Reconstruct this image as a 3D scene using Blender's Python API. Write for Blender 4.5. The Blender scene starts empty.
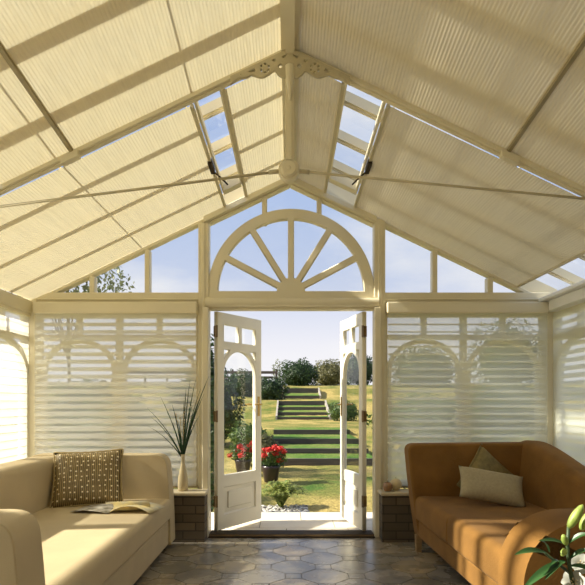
import bpy, bmesh, math, random
from mathutils import Vector, Matrix
PI = math.pi
random.seed(7)
scn = bpy.context.scene
COL = scn.collection
F, HX, HY, CZ = 560.0, 290.0, 402.0, 1.24
GY = 5.23                                   # inner face of the glazed gable


def at(x, y, Y):
    return Vector(((x - HX) * Y / F, Y, CZ - (y - HY) * Y / F))


def gx(x):
    return (x - HX) * GY / F


def gz(y):
    return CZ - (y - HY) * GY / F


# ------------------------------------------------------------------ materials
def nm(name):
    m = bpy.data.materials.new(name)
    m.use_nodes = True
    nt = m.node_tree
    for n in list(nt.nodes):
        nt.nodes.remove(n)
    out = nt.nodes.new('ShaderNodeOutputMaterial')
    return m, nt, out


def coords(nt, scale=(1, 1, 1), kind='Object'):
    tc = nt.nodes.new('ShaderNodeTexCoord')
    mp = nt.nodes.new('ShaderNodeMapping')
    mp.inputs['Scale'].default_value = scale
    nt.links.new(tc.outputs[kind], mp.inputs['Vector'])
    return mp.outputs['Vector']


def pbr(name, col, rough=.6, var=.12, scale=(8, 8, 8), bump=0.0, bscale=None, metal=0.0, spec=.5, sheen=0.0, col2=None, detail=3):
    m, nt, out = nm(name)
    b = nt.nodes.new('ShaderNodeBsdfPrincipled')
    b.inputs['Roughness'].default_value = rough
    b.inputs['Metallic'].default_value = metal
    b.inputs['Specular IOR Level'].default_value = spec
    b.inputs['Sheen Weight'].default_value = sheen
    n = nt.nodes.new('ShaderNodeTexNoise')
    n.inputs['Scale'].default_value = 1
    n.inputs['Detail'].default_value = detail
    nt.links.new(coords(nt, scale), n.inputs['Vector'])
    r = nt.nodes.new('ShaderNodeValToRGB')
    c2 = col2 or tuple(min(1, c * (1 + var)) for c in col)
    c1 = tuple(c * (1 - var) for c in col)
    r.color_ramp.elements[0].position = .3
    r.color_ramp.elements[1].position = .7
    r.color_ramp.elements[0].color = (*c1, 1)
    r.color_ramp.elements[1].color = (*c2, 1)
    nt.links.new(n.outputs['Fac'], r.inputs['Fac'])
    nt.links.new(r.outputs['Color'], b.inputs['Base Color'])
    if bump:
        n2 = nt.nodes.new('ShaderNodeTexNoise')
        n2.inputs['Scale'].default_value = 1
        n2.inputs['Detail'].default_value = 2
        nt.links.new(coords(nt, bscale or scale), n2.inputs['Vector'])
        bp = nt.nodes.new('ShaderNodeBump')
        bp.inputs['Strength'].default_value = bump
        bp.inputs['Distance'].default_value = .01
        nt.links.new(n2.outputs['Fac'], bp.inputs['Height'])
        nt.links.new(bp.outputs['Normal'], b.inputs['Normal'])
    nt.links.new(b.outputs[0], out.inputs['Surface'])
    return m


def sheet(name, col, transl, transp, scale=(3, 60, 3), var=.1, dcol=None):
    """woven fabric: diffuse + translucent + see-through weave"""
    m, nt, out = nm(name)
    d = nt.nodes.new('ShaderNodeBsdfDiffuse')
    t = nt.nodes.new('ShaderNodeBsdfTranslucent')
    n = nt.nodes.new('ShaderNodeTexNoise')
    n.inputs['Scale'].default_value = 1
    n.inputs['Detail'].default_value = 2
    nt.links.new(coords(nt, scale), n.inputs['Vector'])
    r = nt.nodes.new('ShaderNodeValToRGB')
    r.color_ramp.elements[0].position = .3
    r.color_ramp.elements[1].position = .7
    r.color_ramp.elements[0].color = (*[c * (1 - var) for c in col], 1)
    r.color_ramp.elements[1].color = (*[min(1, c * (1 + var)) for c in col], 1)
    nt.links.new(n.outputs['Fac'], r.inputs['Fac'])
    nt.links.new(r.outputs['Color'], t.inputs['Color'])
    if dcol:
        d.inputs['Color'].default_value = (*dcol, 1)
    else:
        nt.links.new(r.outputs['Color'], d.inputs['Color'])
    mx = nt.nodes.new('ShaderNodeMixShader')
    mx.inputs['Fac'].default_value = transl
    nt.links.new(d.outputs[0], mx.inputs[1])
    nt.links.new(t.outputs[0], mx.inputs[2])
    last = mx
    if transp:
        tr = nt.nodes.new('ShaderNodeBsdfTransparent')
        m2 = nt.nodes.new('ShaderNodeMixShader')
        m2.inputs['Fac'].default_value = transp
        nt.links.new(mx.outputs[0], m2.inputs[1])
        nt.links.new(tr.outputs[0], m2.inputs[2])
        last = m2
    nt.links.new(last.outputs[0], out.inputs['Surface'])
    return m


def glass_mat(name, tint=(.97, .98, .97), refl=1.0):
    m, nt, out = nm(name)
    tr = nt.nodes.new('ShaderNodeBsdfTransparent')
    tr.inputs['Color'].default_value = (*tint, 1)
    gl = nt.nodes.new('ShaderNodeBsdfGlossy')
    gl.inputs['Roughness'].default_value = 0.0
    fr = nt.nodes.new('ShaderNodeLayerWeight')
    fr.inputs['Blend'].default_value = .5
    pw = nt.nodes.new('ShaderNodeMath'); pw.operation = 'POWER'; pw.inputs[1].default_value = 5
    nt.links.new(fr.outputs['Facing'], pw.inputs[0])
    mu = nt.nodes.new('ShaderNodeMath'); mu.operation = 'MULTIPLY_ADD'
    mu.inputs[1].default_value = .9 * refl; mu.inputs[2].default_value = .04 * refl
    nt.links.new(pw.outputs[0], mu.inputs[0])
    mx = nt.nodes.new('ShaderNodeMixShader')
    nt.links.new(mu.outputs[0], mx.inputs['Fac'])
    nt.links.new(tr.outputs[0], mx.inputs[1])
    nt.links.new(gl.outputs[0], mx.inputs[2])
    nt.links.new(mx.outputs[0], out.inputs['Surface'])
    return m


def leafy(name, a, b, transl=.35, rough=.5):
    """leaves, each with its own tone between a and b"""
    m, nt, out = nm(name)
    g = nt.nodes.new('ShaderNodeNewGeometry')
    r = nt.nodes.new('ShaderNodeValToRGB')
    r.color_ramp.elements[0].color = (*a, 1)
    r.color_ramp.elements[1].color = (*b, 1)
    nt.links.new(g.outputs['Random Per Island'], r.inputs['Fac'])
    p = nt.nodes.new('ShaderNodeBsdfPrincipled')
    p.inputs['Roughness'].default_value = rough
    nt.links.new(r.outputs['Color'], p.inputs['Base Color'])
    t = nt.nodes.new('ShaderNodeBsdfTranslucent')
    nt.links.new(r.outputs['Color'], t.inputs['Color'])
    mx = nt.nodes.new('ShaderNodeMixShader')
    mx.inputs['Fac'].default_value = transl
    nt.links.new(p.outputs[0], mx.inputs[1])
    nt.links.new(t.outputs[0], mx.inputs[2])
    nt.links.new(mx.outputs[0], out.inputs['Surface'])
    return m


def brick_mat():
    m, nt, out = nm('brick')
    b = nt.nodes.new('ShaderNodeBsdfPrincipled')
    b.inputs['Roughness'].default_value = .85
    tc = nt.nodes.new('ShaderNodeTexCoord')
    sp = nt.nodes.new('ShaderNodeSeparateXYZ')
    nt.links.new(tc.outputs['Object'], sp.inputs[0])
    ad = nt.nodes.new('ShaderNodeMath')
    nt.links.new(sp.outputs['X'], ad.inputs[0])
    nt.links.new(sp.outputs['Y'], ad.inputs[1])
    cb = nt.nodes.new('ShaderNodeCombineXYZ')
    nt.links.new(ad.outputs[0], cb.inputs['X'])
    nt.links.new(sp.outputs['Z'], cb.inputs['Y'])
    br = nt.nodes.new('ShaderNodeTexBrick')
    br.inputs['Scale'].default_value = 1
    br.inputs['Brick Width'].default_value = .225
    br.inputs['Row Height'].default_value = .075
    br.inputs['Mortar Size'].default_value = .006
    br.inputs['Bias'].default_value = 0
    br.inputs['Color1'].default_value = (.095, .075, .048, 1)
    br.inputs['Color2'].default_value = (.17, .125, .075, 1)
    br.inputs['Mortar'].default_value = (.06, .045, .03, 1)
    nt.links.new(cb.outputs[0], br.inputs['Vector'])
    nt.links.new(br.outputs['Color'], b.inputs['Base Color'])
    bp = nt.nodes.new('ShaderNodeBump')
    bp.inputs['Strength'].default_value = .5
    bp.inputs['Distance'].default_value = .01
    bp.invert = True
    nt.links.new(br.outputs['Fac'], bp.inputs['Height'])
    nt.links.new(bp.outputs['Normal'], b.inputs['Normal'])
    nt.links.new(b.outputs[0], out.inputs['Surface'])
    return m


def tile_mat():
    m, nt, out = nm('floor_tile')
    b = nt.nodes.new('ShaderNodeBsdfPrincipled')
    b.inputs['Roughness'].default_value = .3
    g = nt.nodes.new('ShaderNodeNewGeometry')
    r = nt.nodes.new('ShaderNodeValToRGB')
    cr = r.color_ramp
    cr.elements[0].color = (.26, .235, .175, 1)
    cr.elements[1].color = (.41, .325, .215, 1)
    e = cr.elements.new(.35); e.color = (.29, .27, .235, 1)
    e = cr.elements.new(.7); e.color = (.35, .30, .21, 1)
    nt.links.new(g.outputs['Random Per Island'], r.inputs['Fac'])
    n = nt.nodes.new('ShaderNodeTexNoise')
    n.inputs['Scale'].default_value = 6
    n.inputs['Detail'].default_value = 6
    nt.links.new(coords(nt), n.inputs['Vector'])
    r2 = nt.nodes.new('ShaderNodeValToRGB')
    r2.color_ramp.elements[0].position = .3
    r2.color_ramp.elements[1].position = .75
    r2.color_ramp.elements[0].color = (.6, .6, .62, 1)
    r2.color_ramp.elements[1].color = (1.25, 1.2, 1.1, 1)
    nt.links.new(n.outputs['Fac'], r2.inputs['Fac'])
    mx = nt.nodes.new('ShaderNodeMix')
    mx.data_type = 'RGBA'
    mx.blend_type = 'MULTIPLY'
    mx.inputs['Factor'].default_value = 1
    nt.links.new(r.outputs['Color'], mx.inputs['A'])
    nt.links.new(r2.outputs['Color'], mx.inputs['B'])
    nt.links.new(mx.outputs['Result'], b.inputs['Base Color'])
    rr = nt.nodes.new('ShaderNodeMapRange')
    rr.inputs['To Min'].default_value = .15
    rr.inputs['To Max'].default_value = .38
    nt.links.new(n.outputs['Fac'], rr.inputs['Value'])
    nt.links.new(rr.outputs[0], b.inputs['Roughness'])
    bp = nt.nodes.new('ShaderNodeBump')
    bp.inputs['Strength'].default_value = .25
    bp.inputs['Distance'].default_value = .01
    nt.links.new(n.outputs['Fac'], bp.inputs['Height'])
    nt.links.new(bp.outputs['Normal'], b.inputs['Normal'])
    nt.links.new(b.outputs[0], out.inputs['Surface'])
    return m


def dotted_mat():
    m, nt, out = nm('beaded_weave')
    b = nt.nodes.new('ShaderNodeBsdfPrincipled')
    b.inputs['Roughness'].default_value = .55
    v = coords(nt, (1, 1, 1))
    w = nt.nodes.new('ShaderNodeTexWave')
    w.bands_direction = 'X'
    w.inputs['Scale'].default_value = 22
    w.inputs['Distortion'].default_value = 1.5
    nt.links.new(v, w.inputs['Vector'])
    n = nt.nodes.new('ShaderNodeTexNoise')
    n.inputs['Scale'].default_value = 9
    nt.links.new(v, n.inputs['Vector'])
    ad = nt.nodes.new('ShaderNodeMath'); ad.operation = 'MULTIPLY'
    nt.links.new(w.outputs['Fac'], ad.inputs[0]); nt.links.new(n.outputs['Fac'], ad.inputs[1])
    r = nt.nodes.new('ShaderNodeValToRGB')
    r.color_ramp.elements[0].position = .05
    r.color_ramp.elements[0].color = (.10, .07, .025, 1)
    r.color_ramp.elements[1].position = .55
    r.color_ramp.elements[1].color = (.42, .31, .13, 1)
    nt.links.new(ad.outputs[0], r.inputs['Fac'])
    vo = nt.nodes.new('ShaderNodeTexVoronoi')
    vo.voronoi_dimensions = '2D'
    vo.inputs['Scale'].default_value = 23
    vo.inputs['Randomness'].default_value = .35
    sx = nt.nodes.new('ShaderNodeSeparateXYZ'); cb = nt.nodes.new('ShaderNodeCombineXYZ')
    nt.links.new(v, sx.inputs[0])
    nt.links.new(sx.outputs['X'], cb.inputs['X']); nt.links.new(sx.outputs['Z'], cb.inputs['Y'])
    nt.links.new(cb.outputs[0], vo.inputs['Vector'])
    lt = nt.nodes.new('ShaderNodeMath'); lt.operation = 'LESS_THAN'; lt.inputs[1].default_value = .15
    nt.links.new(vo.outputs['Distance'], lt.inputs[0])
    mx = nt.nodes.new('ShaderNodeMix'); mx.data_type = 'RGBA'
    nt.links.new(lt.outputs[0], mx.inputs['Factor'])
    nt.links.new(r.outputs['Color'], mx.inputs['A'])
    mx.inputs['B'].default_value = (.95, .85, .6, 1)
    nt.links.new(mx.outputs['Result'], b.inputs['Base Color'])
    nt.links.new(b.outputs[0], out.inputs['Surface'])
    return m


def grass_mat(name, a, b, c):
    m, nt, out = nm(name)
    p = nt.nodes.new('ShaderNodeBsdfPrincipled')
    p.inputs['Roughness'].default_value = .9
    p.inputs['Specular IOR Level'].default_value = .1
    n = nt.nodes.new('ShaderNodeTexNoise')
    n.inputs['Scale'].default_value = .55; n.inputs['Detail'].default_value = 5; n.inputs['Roughness'].default_value = .65
    nt.links.new(coords(nt), n.inputs['Vector'])
    r = nt.nodes.new('ShaderNodeValToRGB')
    r.color_ramp.elements[0].position = .32; r.color_ramp.elements[0].color = (*a, 1)
    r.color_ramp.elements[1].position = .60; r.color_ramp.elements[1].color = (*c, 1)
    e = r.color_ramp.elements.new(.46); e.color = (*b, 1)
    nt.links.new(n.outputs['Fac'], r.inputs['Fac'])
    n2 = nt.nodes.new('ShaderNodeTexNoise')
    n2.inputs['Scale'].default_value = 28; n2.inputs['Detail'].default_value = 4
    nt.links.new(coords(nt), n2.inputs['Vector'])
    r2 = nt.nodes.new('ShaderNodeValToRGB')
    r2.color_ramp.elements[0].position = .3; r2.color_ramp.elements[0].color = (.45, .45, .45, 1)
    r2.color_ramp.elements[1].position = .7; r2.color_ramp.elements[1].color = (1.3, 1.3, 1.3, 1)
    nt.links.new(n2.outputs['Fac'], r2.inputs['Fac'])
    mx = nt.nodes.new('ShaderNodeMix'); mx.data_type = 'RGBA'; mx.blend_type = 'MULTIPLY'; mx.inputs['Factor'].default_value = 1
    nt.links.new(r.outputs['Color'], mx.inputs['A']); nt.links.new(r2.outputs['Color'], mx.inputs['B'])
    nt.links.new(mx.outputs['Result'], p.inputs['Base Color'])
    bp = nt.nodes.new('ShaderNodeBump'); bp.inputs['Strength'].default_value = .8; bp.inputs['Distance'].default_value = .03
    nt.links.new(n2.outputs['Fac'], bp.inputs['Height']); nt.links.new(bp.outputs['Normal'], p.inputs['Normal'])
    nt.links.new(p.outputs[0], out.inputs['Surface'])
    return m


M = {}
M['paint'] = pbr('cream_paint', (.76, .69, .50), .42, .04, (3, 3, 3))
M['white_paint'] = pbr('door_paint', (.82, .77, .63), .4, .04, (3, 3, 3))
M['bracket'] = pbr('bracket_paint', (.56, .49, .32), .5, .05)
M['roof_fabric'] = sheet('pleated_roof_fabric', (.72, .67, .475), .245, 0, (70, 1.2, 70), .10, (.80, .675, .41))
M['rail'] = pbr('blind_rail', (.36, .30, .17), .5, .05)
M['sheer'] = sheet('sheer_voile', (.93, .91, .82), .75, .47, (2, 2, 2), .03)
M['sheer_dense'] = sheet('denser_sheer_voile', (.88, .89, .78), .75, .37, (2, 2, 2), .03)
M['vane'] = sheet('vane_fabric', (.98, .97, .93), .64, 0, (5, 5, 5), .03)
M['glass'] = glass_mat('window_glass')
M['brick'] = brick_mat()
M['sill'] = pbr('stone_sill', (.62, .53, .36), .5, .06, (20, 20, 20))
M['tile'] = tile_mat()
M['grout'] = pbr('grout', (.10, .085, .065), .8, .1)
M['house'] = pbr('house_plaster', (.40, .34, .25), .8, .05)
M['cream_fabric'] = pbr('cream_upholstery', (.57, .465, .285), .85, .05, (4, 4, 4), .25, (220, 220, 220), spec=.2)
M['suede'] = pbr('tan_suede', (.235, .118, .030), .85, .16, (5, 5, 5), .2, (90, 90, 90), spec=.12, sheen=.05)
M['beads'] = dotted_mat()
M['cord_gold'] = pbr('gold_piping', (.40, .30, .13), .6)
M['olive'] = pbr('olive_gold_cloth', (.22, .17, .06), .6, .2, (30, 30, 30), .2, spec=.4)
M['beige'] = pbr('beige_linen', (.40, .34, .21), .85, .08, (60, 4, 60), .25, (200, 200, 200), spec=.2)
M['wood'] = pbr('pale_wood', (.35, .23, .11), .5, .15, (3, 3, 40))
M['brass'] = pbr('aged_brass', (.50, .33, .10), .35, .1, metal=.8)
M['bronze'] = pbr('dull_bronze', (.20, .125, .05), .5, .15, metal=.5)
M['dark'] = pbr('dark_strip', (.05, .036, .022), .7, .1, spec=.1)
M['copper'] = pbr('copper_glaze', (.36, .20, .09), .25, .25, (25, 25, 25))
M['wax'] = pbr('ivory_wax', (.70, .58, .34), .5, .05)
M['vase'] = pbr('cream_ceramic', (.62, .52, .32), .3, .06, (10, 10, 10))
M['page'] = pbr('printed_page', (.75, .72, .62), .45, .35, (14, 14, 14), col2=(.80, .66, .28))
M['cover'] = pbr('magazine_cover', (.20, .16, .07), .35, .5, (18, 18, 18), col2=(.75, .70, .60))
M['slab'] = pbr('stone_slab', (.74, .66, .52), .8, .06, (6, 6, 6), .2, (50, 50, 50))
M['joint'] = pbr('slab_joint', (.22, .18, .13), .9, .1)
M['lawn'] = grass_mat('lawn_grass', (.07, .14, .025), (.24, .225, .06), (.45, .345, .115))
M['tread'] = grass_mat('step_grass', (.055, .14, .022), (.11, .20, .035), (.22, .24, .065))
M['timber'] = pbr('weathered_timber', (.075, .062, .05), .85, .3, (2, 2, 30))
M['pale_timber'] = pbr('pale_edging_timber', (.36, .32, .26), .85, .2, (2, 2, 20))
M['dark_leaf'] = leafy('dark_leaf', (.012, .030, .008), (.055, .105, .025))
M['mid_leaf'] = leafy('mid_leaf', (.03, .07, .015), (.13, .20, .045))
M['olive_leaf'] = leafy('olive_leaf', (.06, .07, .02), (.24, .22, .08))
M['lime_leaf'] = leafy('fern_leaf', (.10, .17, .025), (.42, .44, .12))
M['pale_leaf'] = leafy('pale_leaf', (.10, .13, .06), (.25, .27, .14))
M['red_petal'] = leafy('red_petal', (.50, .015, .012), (.85, .06, .035), .2)
M['pot'] = pbr('dark_glazed_pot', (.035, .022, .025), .3, .2)
M['terracotta'] = pbr('terracotta', (.35, .15, .07), .8, .1)
M['bark'] = pbr('bark', (.10, .075, .05), .9, .3, (5, 5, 20))
M['grass_blade'] = leafy('dark_grass_blade', (.012, .040, .018), (.04, .10, .035), .2)
M['husk'] = pbr('pale_husk', (.55, .45, .26), .8, .2)
M['lily_leaf'] = pbr('lily_leaf_green', (.028, .085, .022), .4, .3, (10, 10, 10))
M['lily_bud'] = pbr('lily_bud_green', (.30, .40, .08), .45, .4, (30, 30, 30))
M['lily_stem'] = pbr('lily_stem_green', (.045, .075, .03), .5, .2)
M['lily_petal'] = pbr('lily_white_petal', (.50, .51, .45), .6, .04)
M['pebble'] = leafy('pebble', (.16, .15, .14), (.75, .72, .66), 0)
M['fence'] = pbr('fence_timber', (.11, .085, .065), .9, .25, (2, 2, 20))


# ------------------------------------------------------------------ building helpers
def bx(bm, x0, x1, y0, y1, z0, z1):
    v = [bm.verts.new(p) for p in ((x0, y0, z0), (x1, y0, z0), (x1, y1, z0), (x0, y1, z0), (x0, y0, z1), (x1, y0, z1), (x1, y1, z1), (x0, y1, z1))]
    for f in ((3, 2, 1, 0), (4, 5, 6, 7), (0, 1, 5, 4), (1, 2, 6, 5), (2, 3, 7, 6), (3, 0, 4, 7)):
        bm.faces.new([v[i] for i in f])


def hexa(bm, pts):
    v = [bm.verts.new(p) for p in pts]
    for f in ((3, 2, 1, 0), (4, 5, 6, 7), (0, 1, 5, 4), (1, 2, 6, 5), (2, 3, 7, 6), (3, 0, 4, 7)):
        bm.faces.new([v[i] for i in f])


def prism(bm, poly, axis, a, b):
    """poly: 2D outline; axis 'y' -> (u,v)=(x,z), 'x' -> (y,z), 'z' -> (x,y)"""
    def P(u, v, w):
        return {'y': (u, w, v), 'x': (w, u, v), 'z': (u, v, w)}[axis]
    A = [bm.verts.new(P(u, v, a)) for u, v in poly]
    B = [bm.verts.new(P(u, v, b)) for u, v in poly]
    n = len(poly)
    bm.faces.new(A); bm.faces.new(B[::-1])
    for i in range(n):
        bm.faces.new((A[i], B[i], B[(i + 1) % n], A[(i + 1) % n]))


def tube(bm, pts, rad, seg=8, caps=True):
    pts = [Vector(p) for p in pts]
    rs = rad if isinstance(rad, (list, tuple)) else [rad] * len(pts)
    rings = []
    up = Vector((0, 0, 1))
    for i, p in enumerate(pts):
        t = (pts[min(i + 1, len(pts) - 1)] - pts[max(i - 1, 0)]).normalized()
        a = up if abs(t.dot(up)) < .95 else Vector((1, 0, 0))
        u = t.cross(a).normalized(); w = t.cross(u).normalized()
        rings.append([bm.verts.new(p + (u * math.cos(k * 2 * PI / seg) + w * math.sin(k * 2 * PI / seg)) * rs[i]) for k in range(seg)])
    for i in range(len(pts) - 1):
        for k in range(seg):
            bm.faces.new((rings[i][k], rings[i][(k + 1) % seg], rings[i + 1][(k + 1) % seg], rings[i + 1][k]))
    if caps:
        bm.faces.new(rings[0][::-1]); bm.faces.new(rings[-1])


def lathe(bm, prof, c=(0, 0, 0), seg=24):
    rings = []
    for r, z in prof:
        rings.append([bm.verts.new((c[0] + r * math.cos(k * 2 * PI / seg), c[1] + r * math.sin(k * 2 * PI / seg), c[2] + z)) for k in range(seg)])
    for i in range(len(prof) - 1):
        for k in range(seg):
            bm.faces.new((rings[i][k], rings[i][(k + 1) % seg], rings[i + 1][(k + 1) % seg], rings[i + 1][k]))
    bm.faces.new(rings[0][::-1]); bm.faces.new(rings[-1])


def ball(bm, c, r, seg=16, rings=10, sq=(1, 1, 1)):
    mt = Matrix.Translation(c) @ Matrix.Diagonal((r * sq[0], r * sq[1], r * sq[2], 1))
    bmesh.ops.create_uvsphere(bm, u_segments=seg, v_segments=rings, radius=1, matrix=mt)


def grid(bm, nu, nv, fn):
    vs = [[bm.verts.new(fn(i / nu, j / nv)) for j in range(nv + 1)] for i in range(nu + 1)]
    for i in range(nu):
        for j in range(nv):
            bm.faces.new((vs[i][j], vs[i + 1][j], vs[i + 1][j + 1], vs[i][j + 1]))
    return vs


def wloc(o):
    return o.matrix_basis if o.parent is None else wloc(o.parent) @ o.matrix_basis


def tag(o, label=None, cat=None, group=None, kind=None):
    if label: o['label'] = label
    if cat: o['category'] = cat
    if group: o['group'] = group
    if kind: o['kind'] = kind
    return o


def obj(name, bm, mat, parent=None, local=False, smooth=False, bevel=0, seg=3, subsurf=0, fix=True):
    me = bm if isinstance(bm, bpy.types.Mesh) else None
    if me is None:
        if fix:
            bmesh.ops.recalc_face_normals(bm, faces=bm.faces)
        me = bpy.data.meshes.new(name)
        bm.to_mesh(me); bm.free()
    me.name = name
    o = bpy.data.objects.new(name, me)
    COL.objects.link(o)
    for m in (mat if isinstance(mat, (list, tuple)) else [mat]):
        me.materials.append(m)
    if parent:
        o.parent = parent
        if not local:
            me.transform(wloc(parent).inverted())
    elif not local:                       # origin to the base of the thing
        vs = [v.co for v in me.vertices]
        lo = [min(v[i] for v in vs) for i in range(3)]; hi = [max(v[i] for v in vs) for i in range(3)]
        c = Vector(((lo[0] + hi[0]) / 2, (lo[1] + hi[1]) / 2, lo[2]))
        me.transform(Matrix.Translation(-c)); o.location = c
    if smooth:
        me.polygons.foreach_set('use_smooth', [True] * len(me.polygons))
    if bevel:
        b = o.modifiers.new('bevel', 'BEVEL'); b.width = bevel; b.segments = seg; b.limit_method = 'ANGLE'; b.angle_limit = .5
        if seg > 1:
            me.polygons.foreach_set('use_smooth', [True] * len(me.polygons))
            w = o.modifiers.new('weighted', 'WEIGHTED_NORMAL'); w.keep_sharp = False
    if subsurf:
        s = o.modifiers.new('sub', 'SUBSURF'); s.levels = s.render_levels = subsurf
    return o


def thing(name, label, cat, loc=(0, 0, 0), rot=(0, 0, 0), group=None):
    o = bpy.data.objects.new(name, None)
    COL.objects.link(o)
    o.location = loc; o.rotation_euler = rot
    o.empty_display_size = .1
    return tag(o, label, cat, group)


def structure(o):
    o['kind'] = 'structure'
    return o


def plate(loops, t, mtx=None, res_bevel=0.0):
    """flat plate in the XZ plane with holes, thickness t along Y; returns a mesh"""
    cu = bpy.data.curves.new('outline', 'CURVE')
    cu.dimensions = '2D'; cu.fill_mode = 'BOTH'; cu.extrude = t / 2 - res_bevel
    cu.bevel_depth = res_bevel; cu.bevel_resolution = 1
    for lp in loops:
        s = cu.splines.new('POLY'); s.points.add(len(lp) - 1)
        for p, (u, v) in zip(s.points, lp):
            p.co = (u, v, 0, 1)
        s.use_cyclic_u = True
    o = bpy.data.objects.new('outline', cu); COL.objects.link(o)
    dg = bpy.context.evaluated_depsgraph_get(); dg.update()
    me = bpy.data.meshes.new_from_object(o.evaluated_get(dg))
    bpy.data.objects.remove(o); bpy.data.curves.remove(cu)
    me.transform(Matrix(((1, 0, 0, 0), (0, 0, -1, 0), (0, 1, 0, 0), (0, 0, 0, 1))))
    if mtx is not None:
        me.transform(mtx)
    me.materials.clear()
    return me


def rect(a, b, c, d):
    return [(a, c), (b, c), (b, d), (a, d)]


def arch(x0, x1, z0, zs, n=20, rz=None):
    """rectangle with a round head springing at zs"""
    c, r = (x0 + x1) / 2, (x1 - x0) / 2
    rz = rz or r
    return [(x0, z0), (x1, z0)] + [(c + r * math.cos(PI * k / n), zs + rz * math.sin(PI * k / n)) for k in range(n + 1)]


def quadpane(name, pts, mat, parent=None):
    bm = bmesh.new()
    bm.faces.new([bm.verts.new(p) for p in pts])
    return obj(name, bm, mat, parent)


# ------------------------------------------------------------------ camera
cd = bpy.data.cameras.new('camera')
cd.sensor_width = 36; cd.lens = F / 585 * 36
cd.shift_x = (292.5 - HX) / 585; cd.shift_y = (HY - 292.5) / 585
cd.clip_end = 500
cam = bpy.data.objects.new('camera', cd); COL.objects.link(cam)
cam.location = (0, 0, CZ); cam.rotation_euler = (PI / 2, 0, 0)
scn.camera = cam

# ------------------------------------------------------------------ floor: octagons and small squares
PCH, SQ = .45, .115
bm = bmesh.new()
g = .004
w, s = (PCH - SQ) / 2 - g, SQ / 2 - g * .4
octa = [(w, -s), (w, s), (s, w), (-s, w), (-w, s), (-w, -s), (-s, -w), (s, -w)]


def flat(pts, z0, z1):
    prism(bm, pts, 'z', z0, z1)


def clipx(x):
    return max(-2.44, min(2.46, x))


for i in range(-14, 15):
    for j in range(-9, 26):
        cx, cy = .25 + i * PCH / 2, 4.44 - 4.5 * 0 + (j - 10) * PCH / 2
        if cy > 5.36 or cy < -1.6 or abs(cx) > 2.75:
            continue
        if (i + j) % 2 == 0:
            pts = [(clipx(cx + a), min(5.10, cy + b)) for a, b in octa]
        else:
            q = SQ / 2 - g * .6
            pts = [(clipx(cx + a), min(5.10, cy + b)) for a, b in ((-q, -q), (q, -q), (q, q), (-q, q))]
        if max(p[0] for p in pts) - min(p[0] for p in pts) < .02 or max(p[1] for p in pts) - min(p[1] for p in pts) < .02:
            continue
        # drop collapsed corners
        cl = []
        for p in pts:
            if not cl or (abs(p[0] - cl[-1][0]) + abs(p[1] - cl[-1][1])) > 1e-4:
                cl.append(p)
        if abs(cl[0][0] - cl[-1][0]) + abs(cl[0][1] - cl[-1][1]) < 1e-4:
            cl.pop()
        if len(cl) >= 3:
            flat(cl, -.012, 0)
nt_ = len(bm.faces)
bx(bm, -2.5, 2.5, -1.7, 5.30, -.12, -.003)
bm.faces.ensure_lookup_table()
for k in range(nt_, len(bm.faces)):
    bm.faces[k].material_index = 1
structure(obj('floor', bm, [M['tile'], M['grout']]))

# ------------------------------------------------------------------ low brick walls with sills
for nme, x0, x1, y0, y1 in (('wall_back_left', -2.44, -.755, 4.95, GY + .12), ('wall_back_right', .815, 2.46, 4.95, GY + .12),
                            ('wall_left', -2.62, -2.40, -1.6, GY + .12), ('wall_right', 2.42, 2.64, -1.6, GY + .12)):
    bm = bmesh.new(); bx(bm, x0, x1, y0, y1, -.05, .41)
    structure(obj(nme, bm, M['brick']))
for k, (x0, x1, y0, y1) in enumerate(((-2.40, -.74, 4.925, 5.12), (.80, 2.42, 4.925, 5.12), (-2.62, -2.385, -1.6, 5.12), (2.405, 2.64, -1.6, 5.12))):
    bm = bmesh.new(); bx(bm, x0, x1, y0, y1, .41, .445)
    structure(obj('trim_%d' % (k + 1), bm, M['sill'], bevel=.012))

# house wall behind the camera; unseen side walls added to darken the sofa arm
for nme, x0, x1 in (('wall_left_added', -2.60, -2.41), ('wall_right_added', 2.43, 2.62)):
    bm = bmesh.new(); bx(bm, x0, x1, -1.6, .35, .41, 2.07)
    structure(obj(nme, bm, M['house']))
bm = bmesh.new(); bx(bm, -2.62, 2.64, -1.75, -1.6, -.05, 3.9)
structure(obj('wall_front', bm, M['house']))

# ------------------------------------------------------------------ gable frame
zr = lambda x: 3.28 - .48 * abs(x)          # underside of the gable rafters
zb = lambda x: 3.335 - .48 * abs(x)         # plane of the roof blinds
bm = bmesh.new()
y0, y1 = GY - .03, GY + .07


def rafter_piece(bm, sx, xa, xb, ya, yb, lo, hi):
    pts = []
    for y in (ya, yb):
        pts += [(sx * xa, y, lo(xa)), (sx * xb, y, lo(xb)), (sx * xb, y, hi(xb)), (sx * xa, y, hi(xa))]
    hexa(bm, pts)


for sx in (-1, 1):
    rafter_piece(bm, sx, 0, .80, y0 - .04, y1, zr, lambda x: zr(x) + .06)
    rafter_piece(bm, sx, 0, .80, y0 + .01, y1, lambda x: zr(x) - .02, zr)
    rafter_piece(bm, sx, .80, 2.42, y0 + .01, y1, lambda x: zr(x) + .022, lambda x: zr(x) + .06)
    rafter_piece(bm, sx, 0, 2.5, y0 + .03, y1 + .05, lambda x: zr(x) + .055, lambda x: zr(x) + .21)
for a, b in ((199, 209.5), (373.5, 384.5)):                     # main posts
    bx(bm, gx(a), gx(b), y0 - .02, y1, 0, zr(gx(a)) + .03)
    m_ = (gx(a) + gx(b)) / 2
    bx(bm, m_ - .017, m_ + .017, y0 - .034, y1, .0, 3.28 - .48 * abs(m_))
for a, b in ((27, 38.5), (543.5, 556)):                         # corner posts
    bx(bm, gx(a), gx(b), y0 - .02, y1, .445, 2.2)
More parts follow.
